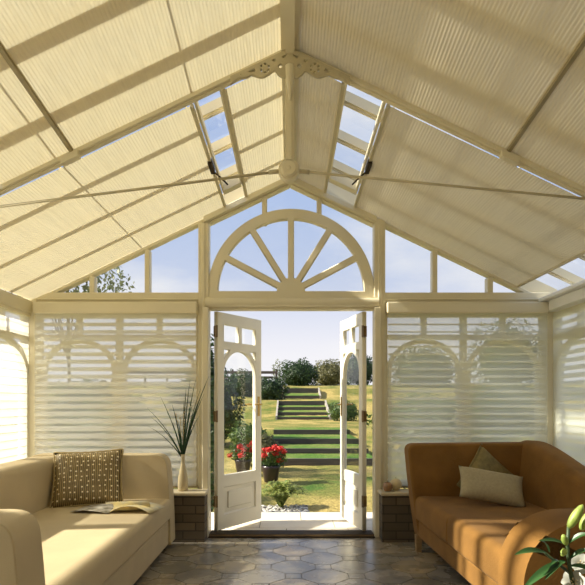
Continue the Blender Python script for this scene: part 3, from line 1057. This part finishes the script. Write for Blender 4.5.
# ------------------------------------------------------------------ things on the sills
vz = .446
vx = gx(183) * 5.02 / GY
bm = bmesh.new()
lathe(bm, [(.036, 0), (.044, .01), (.047, .06), (.042, .12), (.030, .18), (.019, .24), (.016, .29), (.021, .325), (.017, .325), (.012, .29)], (vx, 5.02, vz), 24)
tag(obj('vase', bm, M['vase'], smooth=True), 'slim cream bottle vase on the left brick plinth', 'vase')
gr = thing('ornamental_grass', 'spray of long dark grass blades standing in the cream vase', 'plant', (vx, 5.02, vz + .27))
bm = bmesh.new()
base = Vector((vx, 5.02, vz + .28))
tips = [(147, 408), (150, 416), (146, 425), (160, 396), (167, 412), (172, 404), (186, 388), (190, 380), (193, 392), (196, 378), (199, 400), (201, 388), (204, 394), (206, 384), (196, 412), (199, 416), (209, 376), (178, 420), (192, 405), (184, 400)]
for k, (tx, ty) in enumerate(tips):
    tip = at(tx, ty, 5.02 + random.uniform(-.10, .02))
    mid = base.lerp(tip, .5) + Vector((0, 0, .05)) + Vector(((base.x - tip.x) * .12, 0, 0))
    pts = []
    for q in range(9):
        f = q / 8
        pts.append(base * (1 - f) ** 2 + mid * 2 * f * (1 - f) + tip * f * f)
    prev = None
    for q, p in enumerate(pts):
        f = q / 8
        wv = .0075 * (1 - f) ** .6 + .0006
        d = Vector((random.uniform(.8, 1), random.uniform(-.3, .3), 0)) if q == 0 else d
        cur = (bm.verts.new(p - d * wv), bm.verts.new(p + Vector((0, .002, 0))), bm.verts.new(p + d * wv))
        if prev:
            bm.faces.new((prev[0], prev[1], cur[1], cur[0])); bm.faces.new((prev[1], prev[2], cur[2], cur[1]))
        prev = cur
obj('blades', bm, M['grass_blade'], gr, fix=False)
for tx, ty, z_ in ((180, 418, 0), (184, 412, 0), (176, 414, 0)):
    bm = bmesh.new()
    tip = at(tx, ty, 5.0)
    tube(bm, [base, base.lerp(tip, .5), tip], [.003, .002, .0015], 6)
    for q in range(9):
        p = base.lerp(tip, .55 + .45 * q / 8)
        ball(bm, p + Vector((random.uniform(-.006, .006), 0, 0)), .007, 6, 5, (.8, .8, 1.5))
    obj('seed_head', bm, M['husk'], gr, smooth=True)
# ornaments on the right sill
bm = bmesh.new()
px_ = (387.5 - HX) * 4.99 / F
lathe(bm, [(.012, .0), (.030, .004), (.044, .03), (.043, .052), (.030, .076), (.014, .080), (.010, .074), (.002, .072)], (px_, 4.985, vz), 20)
orn = tag(obj('ornament', bm, M['copper'], smooth=True), 'small glossy copper brown ball ornament on the right plinth', 'ornament')
bm = bmesh.new()
tube(bm, [(px_, 4.985, vz + .07), (px_ + .004, 4.985, vz + .092)], .0035, 6)
obj('stalk', bm, M['bark'], orn)
bm = bmesh.new()
px_ = (395.5 - HX) * 5.06 / F
ball(bm, (px_, 5.045, vz + .052), .054, 24, 14, (1, 1, .98))
cdl = tag(obj('ball_candle', bm, M['wax'], smooth=True), 'ivory ball candle behind the copper ornament on the right plinth', 'candle')
bm = bmesh.new()
tube(bm, [(px_, 5.045, vz + .10), (px_, 5.045, vz + .118)], .002, 6)
obj('wick', bm, M['dark'], cdl)

# ------------------------------------------------------------------ lily in the foreground
LY = 1.5
lil = thing('potted_lily', 'lily with green buds and white flowers at the bottom right corner', 'plant', (.78, LY, 0))
stem = [Vector((.78, LY, .30)), at(580, 640, LY), at(573, 585, LY), at(568.5, 560, LY), at(567.5, 545, LY), at(568.5, 527, LY)]
bm = bmesh.new(); tube(bm, stem, [.008, .007, .0062, .0055, .005, .0045], 8)
tube(bm, [at(576, 600, LY), at(570, 573, LY), at(557, 563, LY), at(545, 553, LY)], [.005, .005, .0042, .003], 8)
obj('stem', bm, M['lily_stem'], lil, smooth=True)
bm = bmesh.new(); lathe(bm, [(.10, 0), (.12, .02), (.14, .20), (.15, .34), (.14, .345), (.13, .30), (.02, .29)], (.78, LY, 0))
obj('pot', bm, M['terracotta'], lil, smooth=True)


def leaf(p0, p1, width, droop=.01, up=Vector((0, -.5, .86)), parent=lil, mat='lily_leaf', name='leaf'):
    bm = bmesh.new()
    d = p1 - p0
    side = d.cross(up).normalized()
    nrm = side.cross(d).normalized()

    def fn(a, b):
        wv = width * math.sin(PI * min(1, .06 + .94 * a)) ** .75 * (1 - .15 * a)
        c = 2 * b - 1
        return p0 + d * a + Vector((0, 0, droop * math.sin(PI * a))) + side * (c * wv / 2) + nrm * (abs(c) * wv * .22)
    grid(bm, 12, 4, fn)
    return obj(name, bm, M[mat], parent, smooth=True, fix=False)


for a, b, wd in (((546, 553), (514, 555), .021), ((565, 561), (522, 590), .026), ((549, 552), (541, 541), .018), ((568, 546), (538, 541), .016), ((568, 544), (592, 534), .018),
                 ((569, 560), (592, 550), .018), ((570, 566), (596, 575), .02), ((562, 563), (545, 580), .018), ((574, 590), (548, 610), .03), ((576, 600), (610, 600), .03), ((560, 562), (550, 566), .012)):
    leaf(at(*a, LY), at(*b, LY - .03), wd, .008)


def bud(p0, p1, r, mat='lily_bud'):
    bm = bmesh.new()
    n = 10
    pts = [p0.lerp(p1, k / n) for k in range(n + 1)]
    rs = [r * (.35 + .65 * math.sin(PI * (k / n) ** .85) ** .8) * (1 if k < n else .2) for k in range(n + 1)]
    tube(bm, pts, rs, 12)
    obj('bud', bm, M[mat], lil, smooth=True)


bud(at(568.5, 528, LY), at(583, 504.5, LY), .0125)
bud(at(581, 530, LY + .02), at(589, 512, LY + .02), .011)
bud(at(566.5, 545, LY - .01), at(563, 534.5, LY - .02), .009)
bud(at(566, 549, LY - .01), at(561.5, 556, LY - .02), .0085)


def flower(c, r, face, seed):
    rnd = random.Random(seed)
    f = thing_part('flower', lil)
    z = Vector(face).normalized()
    x = z.cross(Vector((0, 0, 1))).normalized(); y = z.cross(x)
    bm = bmesh.new()
    for k in range(6):
        a = 2 * PI * k / 6 + .2
        d = x * math.cos(a) + y * math.sin(a)
        sd = z.cross(d)
        wv = r * (.95 if k % 2 else .75)

        def fn(u, v, d=d, sd=sd, wv=wv):
            q = 2 * v - 1
            rad = r * u
            return c + d * rad * (1 - .12 * u) + z * (r * .35 * math.sin(u * 1.9)) + sd * q * wv / 2 * math.sin(PI * min(1, .08 + .9 * u)) ** .7 + z * (abs(q) * .05 * r)
        grid(bm, 8, 4, fn)
    bmesh.ops.recalc_face_normals(bm, faces=bm.faces)
    me = bpy.data.meshes.new('flower'); bm.to_mesh(me); bm.free()
    me.transform(wloc(lil).inverted()); me.materials.append(M['lily_petal'])
    me.polygons.foreach_set('use_smooth', [True] * len(me.polygons))
    f.data = me
    bm = bmesh.new()
    for k in range(5):
        a = 2 * PI * k / 5
        e = c + z * r * .45 + (x * math.cos(a) + y * math.sin(a)) * r * .22
        tube(bm, [c, e], .0012, 5)
        ball(bm, e, .0022, 6, 5)
    obj('stamens', bm, M['husk'], f)


def thing_part(name, parent):
    o = bpy.data.objects.new(name, bpy.data.meshes.new(name)); COL.objects.link(o); o.parent = parent
    return o


flower(at(581, 565, LY + .02), .034, (-.3, -.8, .45), 1)
flower(at(574, 583, LY + .0), .036, (-.4, -.75, .5), 2)
flower(at(540, 600, LY + .05), .035, (-.3, -.5, .8), 3)

# ------------------------------------------------------------------ garden ground
PROF = [(5.3, -.10), (6.35, -.09), (11.9, -.13), (17.5, .12), (17.8, .34), (28.9, .30), (32.5, .92), (32.9, 1.30), (36.9, 1.42), (38.9, 1.80), (39.3, 2.15), (46, 2.62), (90, 3.2)]


def gz_at(y):
    for (a, za), (b, zb_) in zip(PROF, PROF[1:]):
        if y <= b:
            return za + (zb_ - za) * (y - a) / (b - a)
    return PROF[-1][1]


bm = bmesh.new()
ys = [5.3 + .35 * k for k in range(40)] + [19.3 + .7 * k for k in range(42)] + [49 + 4 * k for k in range(12)]
xs_ = [-60, -40, -28, -20, -15, -11, -8, -6, -4.5, -3.4, -2.5, -1.8, -1.2, -.7, -.3, .1, .5, .9, 1.3, 1.7, 2.2, 2.8, 3.6, 4.6, 6, 8, 11, 15, 20, 28, 40, 60]
vs = [[bm.verts.new((x, y, gz_at(y) + (random.uniform(-.02, .02) if y > 6.6 else 0))) for x in xs_] for y in ys]
for i in range(len(ys) - 1):
    for j in range(len(xs_) - 1):
        bm.faces.new((vs[i][j], vs[i][j + 1], vs[i + 1][j + 1], vs[i + 1][j]))
for s_ in (-1, 1):                              # ground beside the house
    X0, X1 = (2.66, 60) if s_ > 0 else (-60, -2.64)
    bm.faces.new([bm.verts.new(p) for p in ((X0, -30, -.1), (X1, -30, -.1), (X1, 5.3, -.1), (X0, 5.3, -.1))])
structure(obj('lawn', bm, M['lawn'], smooth=True))
# patio slabs
bm = bmesh.new()
bx(bm, -4.5, 4.5, GY + .12, 6.30, -.12, -.012)
nj = len(bm.faces)
rows = [(GY + .105, 5.52, .0), (5.53, 5.88, .33), (5.89, 6.31, .12)]
for ya, yb, off in rows:
    x = -4.5 + off
    while x < 4.3:
        wd = random.choice((.44, .60, .60, .75))
        bx(bm, x, x + wd - .008, ya, yb, -.06, random.uniform(-.003, .0))
        x += wd
bm.faces.ensure_lookup_table()
for k in range(nj):
    bm.faces[k].material_index = 1
structure(obj('path', bm, [M['slab'], M['joint']]))


def flight(label, xl, xr, risers, side):
    Y0 = risers[0][0]
    t = thing('garden_steps', label, 'steps', ((xl + xr) / 2, Y0, gz_at(Y0)), group='timber edged grass steps climbing the lawn')
    prev = None
    for i, (Y, yb_, yt) in enumerate(risers):
        za, zt = at(0, yb_, Y).z, at(0, yt, Y).z
        bm = bmesh.new(); bx(bm, xl, xr, Y, Y + .10, za - .12, zt)
        obj('riser', bm, M['timber'], t)
        nY = risers[i + 1][0] if i + 1 < len(risers) else Y + 1.2
        nz = at(0, risers[i + 1][1], nY).z if i + 1 < len(risers) else zt + .02
        bm = bmesh.new()
        hexa(bm, [(xl, Y + .09, za - .3), (xr, Y + .09, za - .3), (xr, nY + .02, za - .3), (xl, nY + .02, za - .3), (xl, Y + .09, zt - .012), (xr, Y + .09, zt - .012), (xr, nY + .02, nz), (xl, nY + .02, nz)])
        obj('tread', bm, M['tread'], t)
    if side:
        for X in (xl - .09, xr + .01):
            bm = bmesh.new()
            a, b = risers[0], risers[-1]
            za, zb_ = at(0, a[1], a[0]).z, at(0, b[2], b[0]).z
            hexa(bm, [(X, a[0] - .1, za - .2), (X + .09, a[0] - .1, za - .2), (X + .09, b[0] + .2, zb_ - .9), (X, b[0] + .2, zb_ - .9),
                      (X, a[0] - .1, za + .16), (X + .09, a[0] - .1, za + .16), (X + .09, b[0] + .2, zb_ + .05), (X, b[0] + .2, zb_ + .05)])
            obj('side_board', bm, M['pale_timber'], t)


flight('nearest flight of grass steps with dark timber risers', -.52, 1.88, [(12, 464, 458.8), (13.4, 453.6, 448.6), (15.2, 444, 438.8), (17.6, 434.4, 429.8)], False)
bm = bmesh.new(); bx(bm, -.60, -.52, 17.5, 17.7, .1, .42)
flight('middle flight of grass steps with pale side boards', -.66, 2.02, [(29, 419, 417.0), (30.2, 415.6, 412.2), (31.4, 410, 407), (32.6, 405.2, 401)], True)
bm.free()
flight('farthest flight of grass steps below the hedge bushes', -.42, 1.95, [(37, 398, 395.6), (39, 393, 388.2)], True)

# ------------------------------------------------------------------ planting


def leaves(bm, c, rad, n, size, seed, shell=.35, up=.3):
    rnd = random.Random(seed)
    c = Vector(c)
    for _ in range(n):
        d = Vector((rnd.gauss(0, 1), rnd.gauss(0, 1), rnd.gauss(0, 1))).normalized()
        lump = 1 + .14 * math.sin(d.x * 7 + seed) * math.sin(d.z * 6 + seed * 2) + .1 * math.sin(d.y * 9 + d.x * 5)
        k = lump * (1 - shell * rnd.random() ** 1.6)
        p = c + Vector((d.x * rad[0], d.y * rad[1], d.z * rad[2])) * k
        nrm = (d + Vector((rnd.uniform(-1, 1), rnd.uniform(-1, 1), rnd.uniform(-1, 1) + up))).normalized()
        a = nrm.cross(Vector((rnd.uniform(-1, 1), rnd.uniform(-1, 1), rnd.uniform(-1, 1)))).normalized()
        b = nrm.cross(a)
        s = size * rnd.uniform(.6, 1.3)
        bm.faces.new([bm.verts.new(q) for q in (p - a * s, p + b * s * .45, p + a * s, p - b * s * .45)])


def bush(label, c, rad, n, size, mat, seed, name='bush', cat='bush', core=True, group=None, trunk=None):
    base = Vector((c[0], c[1], gz_at(c[1]) if c[1] > 5.3 else -.1))
    t = thing(name, label, cat, base, group=group)
    bm = bmesh.new()
    if core:
        ball(bm, c, 1, 14, 10, tuple(r * .74 for r in rad))
    leaves(bm, c, rad, n, size, seed)
    obj('foliage', bm, M[mat], t, fix=False)
    bm = bmesh.new()
    rnd = random.Random(seed)
    tube(bm, [base + Vector((0, 0, -.1)), base + Vector((.03, 0, .5 * (c[2] - base.z))), Vector(c)], trunk or [.06, .05, .03], 7)
    for k in range(7):
        d = Vector((rnd.uniform(-1, 1) * rad[0], rnd.uniform(-1, 1) * rad[1], rnd.uniform(-.2, .9) * rad[2])) * .8
        tube(bm, [base.lerp(Vector(c), .6), Vector(c) + d], [.025 if not trunk else trunk[-1] * .6, .008], 5)
    obj('branches', bm, M['bark'], t)
    return t


HG = 'bushes along the top of the garden'
bush('round dark green bush straight above the farthest steps', (.72, 46, 3.45), (1.6, 1.4, 1.25), 4200, .10, 'dark_leaf', 3, group=HG)
bush('olive green bush right of the round dark bush, behind the lawn', (3.6, 50, 3.65), (1.8, 1.4, 1.35), 4200, .10, 'olive_leaf', 5, group=HG)
bush('tall dark bush seen through the glass of the right door', (6.6, 54, 4.3), (1.8, 1.5, 1.75), 4200, .11, 'dark_leaf', 8, group=HG)
bush('dark low bush left of the farthest steps, below the fence', (-1.25, 35.5, 1.95), (1.05, .9, .85), 3000, .08, 'dark_leaf', 11)
bush('dark bush in the fence corner seen past the left door edge', (-3.1, 38.4, 2.35), (1.3, 1.0, 1.1), 2600, .09, 'dark_leaf', 12)
bush('small green shrub right of the middle steps', (2.65, 27.5, .78), (.75, .6, .55), 2200, .06, 'mid_leaf', 14)
bush('dry olive shrub left of the nearest steps', (-.50, 11.2, .2), (.30, .35, .42), 1500, .045, 'olive_leaf', 16)
bush('dark green shrub hugging the nearest steps on the left', (-1.12, 14.5, .32), (.45, .5, .42), 1500, .05, 'mid_leaf', 17)
bush('large dark bush seen through the left door glass', (-2.35, 15.5, 1.05), (1.05, .9, 1.15), 4600, .07, 'dark_leaf', 19)
bush('climbing shrub outside the hinge side of the left door', (-.925, 6.55, .95), (.05, .16, 1.05), 1300, .035, 'dark_leaf', 21, core=False, trunk=[.012, .01, .006])
bush('thin pale young tree behind the round dark bush', (-.9, 50, 4.0), (.75, .7, 1.0), 330, .10, 'pale_leaf', 23, name='tree', cat='tree', core=False, trunk=[.05, .04, .02])
bush('airy tree left of the conservatory showing above the gable rail', (-4.05, 10.2, 3.45), (1.1, .9, .62), 1500, .055, 'pale_leaf', 25, name='tree', cat='tree', core=False, trunk=[.03, .03, .025])
bush('pale shrub outside the left window', (-2.3, 7.5, .55), (.9, .6, .8), 1800, .06, 'pale_leaf', 27)
bush('low shrub outside the left corner window', (-3.9, 12.5, .6), (.9, .7, .75), 1800, .06, 'mid_leaf', 28)
bush('long dark bush outside the left window, middle distance', (-5.7, 16, .9), (1.5, .9, 1.0), 2400, .08, 'dark_leaf', 41)
bush('broad bush outside the right window, middle distance', (4.2, 17, .75), (1.7, 1.0, .8), 2600, .08, 'mid_leaf', 31)
bush('dark bush outside the right window beside the broad one', (6.9, 18.5, .9), (1.6, 1.0, 1.0), 2600, .08, 'dark_leaf', 32)
bush('pale twiggy shrub close outside the right window', (2.05, 8.6, .55), (.55, .5, .65), 900, .05, 'pale_leaf', 33, core=False, trunk=[.015, .012, .008])
bush('tall tree behind the right window far across the lawn', (15.5, 40, 4.4), (2.6, 2.2, 2.8), 3400, .14, 'dark_leaf', 35, name='tree', cat='tree', trunk=[.2, .16, .1])
bush('wide tree behind the right window farther left', (10.2, 43, 3.6), (2.7, 2.0, 2.0), 3400, .14, 'dark_leaf', 36, name='tree', cat='tree', trunk=[.2, .16, .1])
bush('bare twiggy tree beyond the right eaves roof light', (6.2, 8.2, 4.2), (.8, .8, 1.2), 260, .05, 'pale_leaf', 38, name='tree', cat='tree', core=False, trunk=[.07, .05, .03])

# fence
fe = thing('wooden_fence', 'dark rail fence at the top left of the garden behind the bushes', 'fence', (-6, 41, gz_at(41)))
for k in range(8):
    X = -1.0 - 1.6 * k
    bm = bmesh.new(); bx(bm, X - .07, X + .07, 40.95, 41.05, gz_at(41) - .1, 3.62)
    obj('post', bm, M['fence'], fe)
for za, zb_ in ((2.95, 3.12), (3.30, 3.5), (2.55, 2.72)):
    bm = bmesh.new(); bx(bm, -12.4, -.9, 40.9, 40.95, za, zb_)
    obj('rail', bm, M['fence'], fe)

# geraniums in dark pots
for label, x, y, s_, flat_ in (('dark pot of bright red geraniums in front of the steps', 271, 9.3, 1.0, 0), ('orange red geraniums seen through the left door glass', 243, 10.3, 1.05, 0)):
    X = (x - HX) * y / F
    t = thing('geranium_pot', label, 'potted plant', (X, y, -.095), group='geraniums in pots on the lawn edge')
    bm = bmesh.new(); lathe(bm, [(.09, 0), (.11, .01), (.15, .24), (.16, .28), (.14, .28), (.12, .24)], (X, y, -.095))
    obj('pot', bm, M['pot'], t, smooth=True)
    bm = bmesh.new(); leaves(bm, (X, y, .30), (.25, .22, .18), 700, .032, int(x), .6)
    obj('foliage', bm, M['mid_leaf'], t, fix=False)
    rnd = random.Random(x)
    for k in range(18):
        a, r = rnd.uniform(0, 2 * PI), rnd.uniform(.05, .27)
        c = Vector((X + r * math.cos(a), y + r * math.sin(a) - .05, .38 + rnd.uniform(-.12, .13)))
        bm = bmesh.new()
        ball(bm, c, .035, 8, 6, (1, 1, .75))
        leaves(bm, c, (.06, .06, .045), 60, .022, k, .4)
        obj('flower_head', bm, M['red_petal'], t, fix=False)

# fern
fn_ = thing('fern', 'lime green fern at the edge of the patio', 'fern', at(281, 508, 7.0) * 1)
fb = Vector(((281 - HX) * 7.05 / F, 7.05, -.09))
fn_.location = fb
bm = bmesh.new()
rnd = random.Random(5)
for k in range(64):
    a = rnd.uniform(0, 2 * PI); ln = rnd.uniform(.16, .40); hgt = rnd.uniform(.8, 1.1) * (.46 - .75 * ln) + .03
    d = Vector((math.cos(a), math.sin(a), 0)); sd = Vector((-d.y, d.x, 0))
    for q in range(18):
        f0 = q / 18
        p = fb + d * ln * f0 * (.5 + .5 * f0) + Vector((0, 0, hgt * math.sin(f0 * 2.1)))
        tn = (d * ln * (.5 + f0) + Vector((0, 0, hgt * 2.1 * math.cos(f0 * 2.1)))).normalized()
        l2 = .060 * math.sin(PI * (.15 + .83 * f0)) ** .8
        for s_ in (-1, 1):
            tip = p + sd * s_ * l2 + tn * .02 + Vector((0, 0, rnd.uniform(-.02, .012)))
            bm.faces.new([bm.verts.new(v) for v in (p - tn * .010, tip, p + tn * .013)])
obj('fronds', bm, M['lime_leaf'], fn_, fix=False)
# pebbles
bm = bmesh.new()
rnd = random.Random(9)
for k in range(650):
    X, Y = rnd.uniform(-.70, .22), rnd.uniform(6.36, 7.15)
    r = rnd.uniform(.014, .03)
    mt = Matrix.Translation((X, Y, -.085)) @ Matrix.Rotation(rnd.uniform(0, 3), 4, 'Z') @ Matrix.Diagonal((r * 1.3, r, r * .7, 1))
    bmesh.ops.create_icosphere(bm, subdivisions=1, radius=1, matrix=mt)
tag(obj('pebbles', bm, M['pebble'], smooth=True), 'grey and white pebbles around the foot of the fern', 'pebbles', kind='stuff')

# ------------------------------------------------------------------ sky, sun, added fill light
w = bpy.data.worlds.new('sky'); scn.world = w
w.use_nodes = True
nt = w.node_tree
bg = nt.nodes['Background']
tc = nt.nodes.new('ShaderNodeTexCoord')
sp = nt.nodes.new('ShaderNodeSeparateXYZ')
nt.links.new(tc.outputs['Generated'], sp.inputs[0])
rp = nt.nodes.new('ShaderNodeValToRGB')
cr = rp.color_ramp
cr.elements[0].position = .0; cr.elements[0].color = (.97, .95, .97, 1)
cr.elements[1].position = .55; cr.elements[1].color = (.42, .54, .84, 1)
for p, c in ((.10, (.88, .88, .94)), (.22, (.58, .66, .87)), (.36, (.44, .57, .86))):
    e = cr.elements.new(p); e.color = (*c, 1)
nt.links.new(sp.outputs['Z'], rp.inputs['Fac'])
n = nt.nodes.new('ShaderNodeTexNoise')
n.inputs['Scale'].default_value = 2.6; n.inputs['Detail'].default_value = 6; n.inputs['Roughness'].default_value = .55
mp = nt.nodes.new('ShaderNodeMapping'); mp.inputs['Scale'].default_value = (1, 1, 2.6); mp.inputs['Location'].default_value = (.3, .2, .1)
nt.links.new(tc.outputs['Generated'], mp.inputs[0]); nt.links.new(mp.outputs[0], n.inputs['Vector'])
r2 = nt.nodes.new('ShaderNodeValToRGB')
r2.color_ramp.elements[0].position = .47; r2.color_ramp.elements[1].position = .68
r2.color_ramp.elements[1].color = (.75, .75, .75, 1)
nt.links.new(n.outputs['Fac'], r2.inputs['Fac'])
mx = nt.nodes.new('ShaderNodeMix'); mx.data_type = 'RGBA'
nt.links.new(r2.outputs['Color'], mx.inputs['Factor'])
nt.links.new(rp.outputs['Color'], mx.inputs['A'])
mx.inputs['B'].default_value = (.95, .94, .95, 1)
nt.links.new(mx.outputs['Result'], bg.inputs['Color'])
bg.inputs['Strength'].default_value = 1.0

sd_ = bpy.data.lights.new('sun', 'SUN')
sd_.energy = 10.0; sd_.angle = math.radians(1.8); sd_.color = (1.0, .93, .79)
so = bpy.data.objects.new('sun', sd_); COL.objects.link(so)
so.rotation_euler = Vector((1, .06, -.70)).to_track_quat('-Z', 'Y').to_euler()

al = bpy.data.lights.new('fill_light', 'AREA')  # unseen fill light added behind the camera to lift the blinds and room
al.shape = 'RECTANGLE'; al.size = 1.6; al.size_y = 1.2; al.energy = 12; al.color = (1.0, .86, .62)
ao = bpy.data.objects.new('fill_light', al); COL.objects.link(ao)
ao.location = (-.6, -.7, 2.0)
ao.rotation_euler = Vector((.45, .75, 1)).to_track_quat('-Z', 'Y').to_euler()

scn.cycles.transparent_max_bounces = 32
scn.cycles.max_bounces = 10
scn.cycles.use_denoising = True
scn.cycles.sample_clamp_indirect = 6
scn.view_settings.view_transform = 'Standard'
scn.view_settings.look = 'None'
scn.view_settings.exposure = 0
